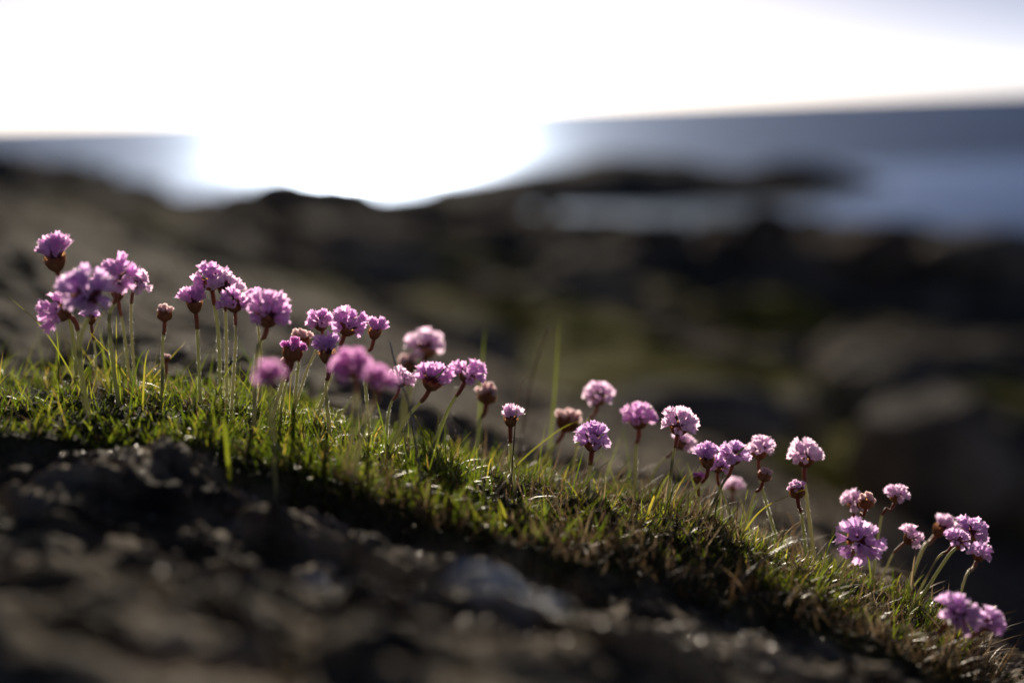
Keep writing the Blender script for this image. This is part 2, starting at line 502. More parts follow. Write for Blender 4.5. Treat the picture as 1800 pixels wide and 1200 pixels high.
def boulder(seed, px, d, w, hgt, mat, label, sink=0.25, dep=1.0, yaw=0, flat=None):
    base = at(px, row_at([px], d)[0], d)
    W = w * d / FPX
    H = hgt * d / FPX
    import bmesh
    bm = bmesh.new()
    bmesh.ops.create_icosphere(bm, subdivisions=5, radius=1.0)
    v = np.array([x.co[:] for x in bm.verts]); f = np.array([[x.index for x in y.verts] for y in bm.faces])
    bm.free()
    # flattened by random cutting planes, then weathered
    rng = np.random.default_rng(seed)
    for k in range(12):
        nrm = rng.normal(size=3); nrm /= np.linalg.norm(nrm)
        o = rng.uniform(0.62, 0.9)
        dd = v @ nrm - o
        v = v - np.where(dd > 0, dd * 0.85, 0)[:, None] * nrm
    if flat:
        nrm = np.array([-0.22, -0.08, 0.97]); dd = v @ nrm - flat
        v = v - np.where(dd > 0, dd * 0.9, 0)[:, None] * nrm
    v = v * (1 + 0.07 * fbm(v * 2.2 + seed, 4, seed)[:, None] + 0.02 * fbm(v * 9, 3, seed + 5)[:, None])
    v = v * np.array([W / 2, W / 2 * dep, H * 0.62])
    c, s = math.cos(yaw), math.sin(yaw)
    v = np.stack([v[:, 0] * c - v[:, 1] * s, v[:, 0] * s + v[:, 1] * c, v[:, 2]], 1)
    v[:, 2] += H * (0.5 - sink)
    return obj('boulder', mesh('boulder', v, f, mat), loc=base.tolist(), label=label, cat='boulder', group=GB)


boulder(1, 1625, 4.6, 290, 250, M_BOULDER, 'large rounded grey boulder in the hollow at right, lit on its left shoulder', yaw=0.0, flat=0.72, dep=1.1)
boulder(2, 1570, 7.4, 260, 130, M_BOULDER, 'long low boulder above the large rounded one at right', flat=0.75, dep=0.8)
boulder(3, 1775, 4.7, 190, 200, M_BOULDER, 'dark boulder at the right edge beyond the last thrift heads', yaw=1)
boulder(4, 1400, 5.6, 150, 110, M_BOULDER, 'small pale boulder left of the large rounded one', flat=0.7, dep=1.0)
boulder(5, 1200, 4.3, 420, 130, M_BOULDER, 'broad dark slab lying just behind the middle of the bank', sink=0.2, dep=0.6)
boulder(6, 1345, 15.5, 130, 85, M_RED, 'upright reddish rock on the dark shore ridge, middle one', dep=0.7)
boulder(7, 1540, 15.0, 150, 75, M_RED, 'reddish rock block on the shore ridge toward the right')
boulder(8, 1160, 15.5, 110, 70, M_RED, 'brownish rock block at the left end of the shore ridge', yaw=0.6)
boulder(9, 830, 6.0, 190, 90, M_BOULDER, 'dark low boulder behind the pair of sharp pink heads mid-left', yaw=0.2)
boulder(10, 1730, 15.0, 240, 80, M_BOULDER, 'black rock mass closing the shore ridge at the right edge', yaw=0.2)
boulder(11, 640, 9.0, 330, 80, M_BOULDER, 'flat grey slab on the slope left of centre', dep=0.7, sink=0.3)
boulder(12, 1010, 11.0, 260, 80, M_BOULDER, 'flat grey slab beside the mossy hollow at centre', dep=0.7, sink=0.3)

# ------------------------------------------------------------------ blades of grass
RNG = np.random.default_rng(7)


def blades(root, length, width, az, lean, bend, tint, seg=4, flat=None):
    """curved tapering blades, each a strip of its own; returns verts, faces, tint"""
    n = len(root)
    t = np.linspace(0, 1, seg + 1)
    ang = lean[:, None] + bend[:, None] * t[None, :]           # angle from vertical along the blade
    step = length[:, None] / seg
    dh = np.concatenate([np.zeros((n, 1)), np.cumsum(np.sin((ang[:, 1:] + ang[:, :-1]) / 2) * step, 1)], 1)
    dz = np.concatenate([np.zeros((n, 1)), np.cumsum(np.cos((ang[:, 1:] + ang[:, :-1]) / 2) * step, 1)], 1)
    dirx, diry = np.cos(az), np.sin(az)
    cx = root[:, 0, None] + dirx[:, None] * dh
    cy = root[:, 1, None] + diry[:, None] * dh
    cz = root[:, 2, None] + dz
    fa = az + math.pi / 2 if flat is None else flat
    wx, wy = np.cos(fa), np.sin(fa)
    prof = np.array([0.75, 1.0, 0.9, 0.6, 0.06]) if seg == 4 else np.interp(t, [0, 0.25, 0.6, 1], [0.75, 1, 0.8, 0.05])
    hw = width[:, None] / 2 * prof[None, :]
    l = np.stack([cx - wx[:, None] * hw, cy - wy[:, None] * hw, cz], -1)
    r = np.stack([cx + wx[:, None] * hw, cy + wy[:, None] * hw, cz], -1)
    v = np.stack([l, r], 2).reshape(n, -1, 3)                  # n, (seg+1)*2, 3
    k = (seg + 1) * 2
    f0 = np.array([[2 * i, 2 * i + 1, 2 * i + 3, 2 * i + 2] for i in range(seg)])
    f = (np.arange(n)[:, None, None] * k + f0[None]).reshape(-1, 4)
    return v.reshape(-1, 3), f, np.repeat(tint, k)


def scatter(n, x0, x1, dn, df, clump=None):
    """random roots on the bank between two depth lines"""
    px = RNG.uniform(x0, x1, n)
    a = hermite(*dn, px); b = hermite(*df, px)
    d = a + (b - a) * RNG.uniform(0, 1, n)
    P, t = near_surface(px, d)
    keep = np.ones(n, bool)
    if clump:
        c = fbm(P * clump[0], 2, clump[2])
        keep = RNG.uniform(-0.9, 0.9, n) < c + clump[1]
    return P[keep], px[keep], d[keep]


XK = [-1300, 0, 300, 600, 900, 1200, 1500, 1690]
FR = (XK, [0.705, 0.70, 0.70, 0.685, 0.685, 0.70, 0.70, 0.72])
BK = (XK, [0.89, 0.88, 0.87, 0.88, 0.87, 0.86, 0.82, 0.78])


def grass(n, x0, x1, fr, bk, lmin, lmax, wmin, wmax, leanmax, clump, tint=(0, 0.75), bendr=(0.1, 1.1), azb=None):
    P, px, d = scatter(n, x0, x1, fr, bk, clump)
    m = len(P)
    L_ = RNG.uniform(lmin, lmax, m) * (0.75 + 0.5 * RNG.beta(2, 3, m)) * np.clip(1 + 0.55 * fbm(P * 22, 2, 91), 0.35, 1.7)
    w = RNG.uniform(wmin, wmax, m)
    az = RNG.uniform(0, 2 * math.pi, m)
    if azb is not None:
        k = RNG.uniform(0, 1, m) < azb[1]
        az = np.where(k, RNG.normal(azb[0], 0.7, m), az)
    lean = RNG.uniform(0, leanmax, m)
    bend = RNG.uniform(*bendr, m)
    tn = np.clip(RNG.uniform(*tint, m) + 0.12 * fbm(P * 25, 2, 95), 0, 1)
    old = RNG.uniform(0, 1, m) < 0.05
    tn = np.where(old, RNG.uniform(0.85, 1, m), tn)
    P[:, 2] -= 0.002
    return blades(P, L_, w, az, lean, bend, tn, flat=RNG.uniform(0, 2 * math.pi, m))


def join(parts):
    vs, fs, ts, o = [], [], [], 0
    for v, f, t in parts:
        vs.append(v); fs.append(f + o); ts.append(t); o += len(v)
    return np.concatenate(vs), np.concatenate(fs), np.concatenate(ts)


v, f, t = join([
    grass(13000, -1300, 560, FR, BK, 0.008, 0.023, 0.0005, 0.0012, 0.9, (30, 0.08, 101), bendr=(-0.2, 1.5)),
    grass(6400, 480, 960, FR, BK, 0.007, 0.019, 0.0005, 0.0011, 1.0, (30, 0.02, 102), bendr=(-0.2, 1.5)),
    grass(4600, 900, 1690, FR, BK, 0.007, 0.015, 0.0005, 0.0011, 0.85, (30, 0.05, 103), tint=(0, 0.85), azb=(0.3, 0.5)),
    # broad leaves along the front of the left bank
    grass(600, 60, 900, (XK, [0.70, 0.70, 0.695, 0.68, 0.675, 0.69, 0.7, 0.7]), (XK, [0.74, 0.74, 0.74, 0.72, 0.71, 0.72, 0.7, 0.7]), 0.010, 0.022, 0.0009, 0.0016, 0.6, (20, 0.1, 104), tint=(0.15, 0.8), bendr=(0, 0.7)),
    # thin upright blades standing clear of the rest
    grass(110, -300, 560, (XK, [0.76] * 8), BK, 0.030, 0.050, 0.0005, 0.0009, 0.9, None, tint=(0.3, 0.9), bendr=(0, 1.0)),
    grass(400, -1300, 1600, FR, BK, 0.024, 0.042, 0.0004, 0.0009, 0.6, None, tint=(0.2, 0.9), azb=(0.2, 0.4)),
])
obj('grass', mesh('grass', v, f, M_GRASS, attrs={'tint': t}), kind='stuff', label='short backlit green grass covering the crest of the bank')
v, f, t = join([
    grass(2200, -1300, 900, FR, BK, 0.008, 0.020, 0.0004, 0.0010, 1.2, None, tint=(0, 1), bendr=(-0.3, 1.2)),
    grass(1500, 420, 1150, (XK, [0.68, 0.68, 0.68, 0.672, 0.668, 0.66, 0.66, 0.68]), (XK, [0.72, 0.72, 0.72, 0.71, 0.71, 0.71, 0.71, 0.72]), 0.006, 0.018, 0.0004, 0.0009, 1.3, (30, 0.2, 107), tint=(0, 0.9), bendr=(-0.3, 1.2)),
    grass(2600, 850, 1750, (XK, [0.69, 0.69, 0.69, 0.68, 0.672, 0.665, 0.665, 0.69]), BK, 0.010, 0.026, 0.0004, 0.0009, 1.35, None, tint=(0, 1), bendr=(-0.3, 1.2), azb=(0.0, 0.3)),
])
obj('dry_grass', mesh('dry_grass', v, f, M_DRY, attrs={'tint': t}), kind='stuff', label='withered straw and brown thrift leaves matted among the grass')
FR2 = (XK + [1800], [0.695, 0.69, 0.69, 0.672, 0.668, 0.655, 0.655, 0.675, 0.70])
BK2 = (XK + [1800], [0.80, 0.80, 0.80, 0.80, 0.80, 0.80, 0.80, 0.80, 0.80])
v, f, t = join([
    grass(13000, -1300, 850, FR2, BK2, 0.003, 0.008, 0.0005, 0.0012, 1.2, (35, 0.5, 105), tint=(0, 0.7)),
    grass(12000, 800, 1790, FR2, BK2, 0.003, 0.009, 0.0004, 0.0011, 1.3, (35, 0.5, 106), tint=(0.1, 1)),
])
obj('moss', mesh('moss', v, f, M_MOSS, attrs={'tint': t}), kind='stuff', label='brown moss and peat cushion along the lower edge of the turf')

# loose quartz and mica grains caught in the rock surface
g0 = np.array([[1, 0, 0], [-0.9, 0.2, 0], [0.1, 1, 0.1], [0, -1, -0.1], [0.1, 0, 0.8], [0, 0.1, -0.8]])
gf = np.array([[0, 2, 4], [2, 1, 4], [1, 3, 4], [3, 0, 4], [2, 0, 5], [1, 2, 5], [3, 1, 5], [0, 3, 5]])


def grains(n, x0, x1, d0, d1, s0, s1, clump, seed):
    px = RNG.uniform(x0, x1, n); d = np.exp(RNG.uniform(math.log(d0), math.log(d1), n))
    P, t = near_surface(px, d)
    k = (t < 0.4) & (RNG.uniform(-0.8, 0.8, n) < fbm(P * clump[0], 3, seed) + clump[1])
    P = P[k]; n = len(P)
    q = RNG.normal(size=(n, 4)); q /= np.linalg.norm(q, axis=1)[:, None]
    w, x, y, z = q.T
    Rm = np.stack([1 - 2 * (y * y + z * z), 2 * (x * y - z * w), 2 * (x * z + y * w), 2 * (x * y + z * w), 1 - 2 * (x * x + z * z), 2 * (y * z - x * w), 2 * (x * z - y * w), 2 * (y * z + x * w), 1 - 2 * (x * x + y * y)], -1).reshape(n, 3, 3)
    s = RNG.uniform(s0, s1, n) * (0.6 + RNG.exponential(0.4, n))
    v = np.einsum('nij,kj->nki', Rm, g0) * s[:, None, None] + P[:, None, :]
    f = (np.arange(n)[:, None, None] * 6 + gf[None]).reshape(-1, 3)
    return v.reshape(-1, 3), f, np.repeat(RNG.uniform(0, 1, n), 6)


def grain_mat():
    m, nt, out = material('mineral_grains')
    a = node(nt, 'Attribute', attribute_name='tint')
    p = node(nt, 'BsdfDiffuse'); g = node(nt, 'BsdfGlossy', Roughness=0.26); x = node(nt, 'MixShader'); x.inputs[0].default_value = 0.13
    nt.links.new(ramp(nt, a.outputs['Fac'], [(0, (0.04, 0.034, 0.028)), (0.6, (0.12, 0.10, 0.08)), (1, (0.36, 0.31, 0.26))]), p.inputs['Color'])
    nt.links.new(p.outputs[0], x.inputs[1]); nt.links.new(g.outputs[0], x.inputs[2])
    nt.links.new(x.outputs[0], out.inputs[0])
    return m


M_GRAIN = grain_mat()
v, f, t = join([grains(9000, -200, 2000, 0.50, 0.72, 0.0006, 0.0015, (13, -0.40), 121), grains(7000, -300, 1400, 0.85, 2.6, 0.0006, 0.0016, (9, 0.0), 122)])
obj('rock_grains', mesh('rock_grains', v, f, M_GRAIN, smooth=False, attrs={'tint': t}), kind='stuff', label='glinting mineral grains on the rough rock surface')

# ------------------------------------------------------------------ sea thrift
MM = 0.001


def tube(pts, rad, sides=8, hairs=0, rng=None):
    pts = [Vector(p) for p in pts]
    n = len(pts)
    vs, fs = [], []
    up = Vector((0, 1, 0.01))
    frames = []
    for i, p in enumerate(pts):
        tg = (pts[min(i + 1, n - 1)] - pts[max(i - 1, 0)]).normalized()
        x = tg.cross(up).normalized(); y = x.cross(tg).normalized()
        frames.append((p, tg, x, y))
        for k in range(sides):
            a = 2 * math.pi * k / sides
            vs.append(p + (x * math.cos(a) + y * math.sin(a)) * rad[i])
    for i in range(n - 1):
        for k in range(sides):
            a, b = i * sides + k, i * sides + (k + 1) % sides
            fs.append((a, b, b + sides, a + sides))
    fs.append(tuple(range(sides))[::-1]); fs.append(tuple((n - 1) * sides + k for k in range(sides)))
    nst = len(fs)
    for h in range(hairs):
        u = rng.uniform(0.03, 0.97) * (n - 1)
        i = int(u); w = u - i
        p, tg, x, y = frames[i]; p2, _, x2, y2 = frames[i + 1]
        a = rng.uniform(0, 2 * math.pi)
        dr = (x.lerp(x2, w) * math.cos(a) + y.lerp(y2, w) * math.sin(a))
        r = rad[i] * (1 - w) + rad[i + 1] * w
        o = p.lerp(p2, w) + dr * r * 0.95
        L_ = rng.uniform(0.4, 0.9) * MM
        side = tg.cross(dr) * 0.06 * MM
        b = len(vs)
        vs += [o - side, o + side, o + dr * L_ + tg * rng.uniform(-0.2, 0.35) * MM]
        fs.append((b, b + 1, b + 2))
    return vs, fs, nst


def curve_pts(ctrl, n):
    c = np.array([list(p) for p in ctrl])
    if len(c) == 2:
        c = np.array([c[0], (c[0] + c[1]) / 2, c[1]])
    s = np.concatenate([[0], np.cumsum(np.linalg.norm(np.diff(c, axis=0), axis=1))])
    q = np.linspace(0, s[-1], n)
    # Catmull-Rom through the knots
    out = []
    e0, e1 = 2 * c[0] - c[1], 2 * c[-1] - c[-2]
    cc = np.concatenate([[e0], c, [e1]])
    for x in q:
        k = min(max(int(np.searchsorted(s, x, side='right')) - 1, 0), len(c) - 2)
        u = (x - s[k]) / (s[k + 1] - s[k])
        p0, p1, p2, p3 = cc[k], cc[k + 1], cc[k + 2], cc[k + 3]
        out.append(0.5 * (2 * p1 + (p2 - p0) * u + (2 * p0 - 5 * p1 + 4 * p2 - p3) * u * u + (3 * p1 - p0 - 3 * p2 + p3) * u ** 3))
    return [Vector(p.tolist()) for p in out]


def floret_mesh(name, mat, seed, a0, a1, plen, pwid, tubel=4.6):
    """one thrift floret, axis +z, in mm: calyx tube and five spoon-shaped petals"""
    rng = random.Random(seed)
    vs, fs = [], []
    for r, z in ((0.45, 0.0), (0.75, tubel)):
        for k in range(5):
            a = 2 * math.pi * k / 5
            vs.append((r * math.cos(a), r * math.sin(a), z))
    for k in range(5):
        fs.append((k, (k + 1) % 5, 5 + (k + 1) % 5, 5 + k))
    for k in range(5):
        a = 2 * math.pi * (k + 0.5) / 5 + rng.uniform(-0.22, 0.22)
        b0 = R(a0 + rng.uniform(-8, 8)); b1 = R(a1 + rng.uniform(-28, 30))
        L_ = plen * rng.uniform(0.88, 1.1); W = pwid * rng.uniform(0.85, 1.12)
        tw = rng.uniform(-0.3, 0.3)
        r, z = 0.5, tubel - 0.8
        base = len(vs)
        prof = (0.32, 0.70, 1.0, 0.72)
        for j in range(4):
            t = j / 3
            if j:
                an = b0 + (b1 - b0) * (t - 0.17)
                r += math.sin(an) * L_ / 3; z += math.cos(an) * L_ / 3
            an = b0 + (b1 - b0) * t
            for c in (-1, 0, 1):
                lat = c * W / 2 * prof[j]
                lift = 0.20 * W * prof[j] * (abs(c)) * 0.6 + tw * c * t * 0.5
                rr, zz = r, z
                if j == 3:
                    cut = -0.10 * L_ if c == 0 else -0.02 * L_
                    rr += math.sin(an) * cut; zz += math.cos(an) * cut
                rr -= math.cos(an) * lift; zz += math.sin(an) * lift
                vs.append((rr * math.cos(a) - lat * math.sin(a), rr * math.sin(a) + lat * math.cos(a), zz))
        for j in range(3):
            for c in range(2):
                q = base + j * 3 + c
                fs.append((q, q + 1, q + 4, q + 3))
    me = mesh(name, np.array(vs) * MM, fs, mat)
    me.materials.append(M_CALYX)
    me.polygons.foreach_set('material_index', np.array([1] * 5 + [0] * (len(fs) - 5), dtype=np.int32))
    return me


FL = {}
for ck, cm in M_PET.items():
    FL[ck, 'open'] = [floret_mesh('floret', cm, s, 10, 48, 6.3, 3.3) for s in range(5)]
    FL[ck, 'half'] = [floret_mesh('floret', cm, s + 20, 6, 26, 6.3, 2.9) for s in range(4)]
    FL[ck, 'tip'] = [floret_mesh('floret', cm, s + 40, 14, -42, 4.2, 2.9, 2.6) for s in range(3)]


def cup_mesh(seed, kind):
    """papery brown bracts overlapping in a cup (open heads) or an egg (buds)"""
    rng = random.Random(seed)
    vs, fs, ts = [], [], []
    if kind == 'bud':
        rowsb = [(6, 0.0, 4.6, 3.4), (7, 1.0, 5.4, 3.2), (7, 2.0, 5.8, 2.8)]
        prof = lambda h: 4.4 * math.sqrt(max(0.03, 1 - ((h - 4.2) / 6.4) ** 2)) * min(1, 0.30 + h * 0.45)
    else:
        rowsb = [(6, 0.0, 5.0, 4.0), (8, 0.9, 5.8, 3.8), (8, 1.6, 6.0, 3.4)]
        prof = lambda h: min(5.6, 0.9 + 4.1 * math.sqrt(max(0, h) / 4.5)) if h > 0 else 0.9
    for ri, (n, h0, L_, W) in enumerate(rowsb):
        for k in range(n):
            a = 2 * math.pi * (k + 0.5 * ri) / n + rng.uniform(-0.15, 0.15)
            l = L_ * rng.uniform(0.85, 1.12)
            off = (0.55 - 0.22 * ri) + rng.uniform(-0.1, 0.15)
            tn = rng.uniform(0, 1)
            b = len(vs)
            for j in range(5):
                t = j / 4
                h = h0 + l * t
                r = prof(h) + off * (0.4 + 0.8 * t) + (0.7 * t ** 3 * rng.uniform(-0.3, 1) if kind != 'bud' else 0)
                w = W * (0.55, 0.95, 1.0, 0.75, 0.12)[j] / 2
                for c in (-1, 0, 1):
                    aa = a + c * w / max(r, 1.4)
                    rr = r + (0.12 if c == 0 else -0.08)
                    vs.append((rr * math.cos(aa), rr * math.sin(aa), h)); ts.append(min(1, tn * 0.7 + 0.3 * t))
            for j in range(4):
                for c in range(2):
                    q = b + j * 3 + c
                    fs.append((q, q + 1, q + 4, q + 3))
    # fleshy core that the bracts wrap
    b = len(vs); sides = 10
    hs = [0, 0.6, 1.6, 3.0, 4.6, 6.0] if kind != 'bud' else [0, 0.8, 2.2, 4.2, 6.0, 7.2]
    for h in hs:
        for k in range(sides):
            a = 2 * math.pi * k / sides
            r = prof(h) * 0.93
            vs.append((r * math.cos(a), r * math.sin(a), h)); ts.append(0.25)
    for i in range(len(hs) - 1):
        for k in range(sides):
            p, q = b + i * sides + k, b + i * sides + (k + 1) % sides
            fs.append((p, q, q + sides, p + sides))
    fs.append(tuple(b + (len(hs) - 1) * sides + k for k in range(sides)))
    return mesh('bract_cup', np.array(vs) * MM, fs, M_BRACT, attrs={'tint': ts})


CUPS = {'open': [cup_mesh(s, 'open') for s in range(3)], 'bud': [cup_mesh(s + 10, 'bud') for s in range(3)]}
GF = 'sea thrift flowers on the turf bank'
GBUD = 'sea thrift buds on the turf bank'
HEADC = {'open': (20.5, 7.6), 'half': (14.5, 7.2), 'bud': (9.6, 6.0)}     # nominal width, height of middle (mm)


def thrift(i, kind, px, py, w, d, tr, tc, color, bx, bd, mid, label, n=None, cup=True):
    rng = random.Random(1000 + i)
    nw, nc = HEADC[kind]
    s = w * d / FPX / (nw * MM)
    # head axis: tr degrees to the right, tc degrees toward the lens
    ax = Vector((math.sin(R(tr)), -math.sin(R(tc)), math.cos(R(tr)) * math.cos(R(tc)))).normalized()
    hc = V(px, py, d)
    hb = hc - ax * (nc * MM * s)
    P, _ = near_surface([bx], [bd])
    base = Vector(P[0].tolist()) - Vector((0, 0, 0.004))
    root = obj('thrift_bud' if kind == 'bud' else 'sea_thrift', None, loc=base, label=label, cat='bud' if kind == 'bud' else 'flower', group=GBUD if kind == 'bud' else GF)
    root.empty_display_size = 0.005
    ctrl = [base]
    ln = (hb - base).length
    if mid:
        for k, (mx, my) in enumerate(mid):
            f = (k + 1) / (len(mid) + 1)
            ctrl.append(V(mx, my, bd + (d - bd) * f))
    else:
        m_ = base.lerp(hb, 0.5) + Vector((rng.uniform(-1, 1), rng.uniform(-0.6, 0.6), 0)) * ln * 0.05
        ctrl.append(m_)
    sd = (hb - ctrl[-1]).normalized()
    ctrl.append(hb - (ax * 0.55 + sd * 0.45) * min(ln * 0.14, 0.005))
    ctrl.append(hb + ax * 0.0006)
    pts = curve_pts(ctrl, 22)
    r0 = 0.92 * MM * min(1.1, max(0.75, s)) * rng.uniform(0.9, 1.1)
    rad = [r0 * (1.12 - 0.2 * k / 21) for k in range(22)]
    loc = [p - base for p in pts]
    hn = int(ln / MM * 14)
    vs, fs, nst = tube(loc, rad, 8, hn, rng)
    me = mesh('stem', [list(p) for p in vs], fs, M_STEM)
    me.materials.append(M_HAIR)
    me.polygons.foreach_set('material_index', np.array([0] * nst + [1] * (len(fs) - nst), dtype=np.int32))
    stem = obj('stem', me, root)
    sh = max(4, int(22 * min(0.3, 0.0085 / ln)) + 2)
    k0 = 22 - sh
    vs, fs, _ = tube([loc[k] for k in range(k0, 22)], [r0 * (1.22 + 0.28 * (k - k0) / sh) for k in range(k0, 22)], 8)
    obj('sheath', mesh('sheath', [list(p) for p in vs], fs, M_SHEATH), stem)
    q = ax.to_track_quat('Z', 'Y')
    spin = rng.uniform(0, 6.28)
    qm = q.to_matrix() @ Matrix.Rotation(spin, 3, 'Z')
    c = obj('bract_cup', CUPS['bud' if kind == 'bud' else 'open'][i % 3], root, loc=hb - base)
    c.rotation_euler = qm.to_euler()
    cs = s * {'open': 0.92, 'half': 0.72, 'bud': 1.0}[kind]
    c.scale = (cs, cs, cs * (1.0 if kind != 'half' else 1.35))
    # florets spread over the dome
    if kind == 'bud':
        n = n or 13
        items = [(R(68) * math.sqrt((k + 0.3) / n), k * 2.39996) for k in range(n)]
        cz, r0f, fk, fs_ = 4.6, 0.9, 'tip', 1.0
    elif kind == 'half':
        n = n or 13
        items = [(R(44) * math.sqrt((k + 0.3) / n), k * 2.39996) for k in range(n)]
        cz, r0f, fk, fs_ = 3.2, 1.4, 'half', 1.0
    else:
        n = n or 18
        items = [(R(90) * ((k + 0.4) / n) ** 0.56, k * 2.39996) for k in range(n)]
        cz, r0f, fk, fs_ = 5.0, 1.3, 'open', 1.0
    for th, ph in items:
        if kind == 'open' and rng.random() < 0.08:
            continue
        th += rng.uniform(-0.16, 0.16); ph += rng.uniform(-0.18, 0.18) + spin
        dv = Vector((math.sin(th) * math.cos(ph), math.sin(th) * math.sin(ph), math.cos(th)))
        wd = (qm @ dv)
        pos = hb + (qm @ Vector((0, 0, cz * MM * s))) + wd * (r0f * MM * s)
        fo = obj('floret', rng.choice(FL[color, fk]), root, loc=pos - base)
        fo.rotation_euler = (wd.to_track_quat('Z', 'Y').to_matrix() @ Matrix.Rotation(rng.uniform(0, 6.28), 3, 'Z')).to_euler()
        sc_ = s * fs_ * rng.uniform(0.78, 1.14)
        fo.scale = (sc_, sc_, sc_)
    return root


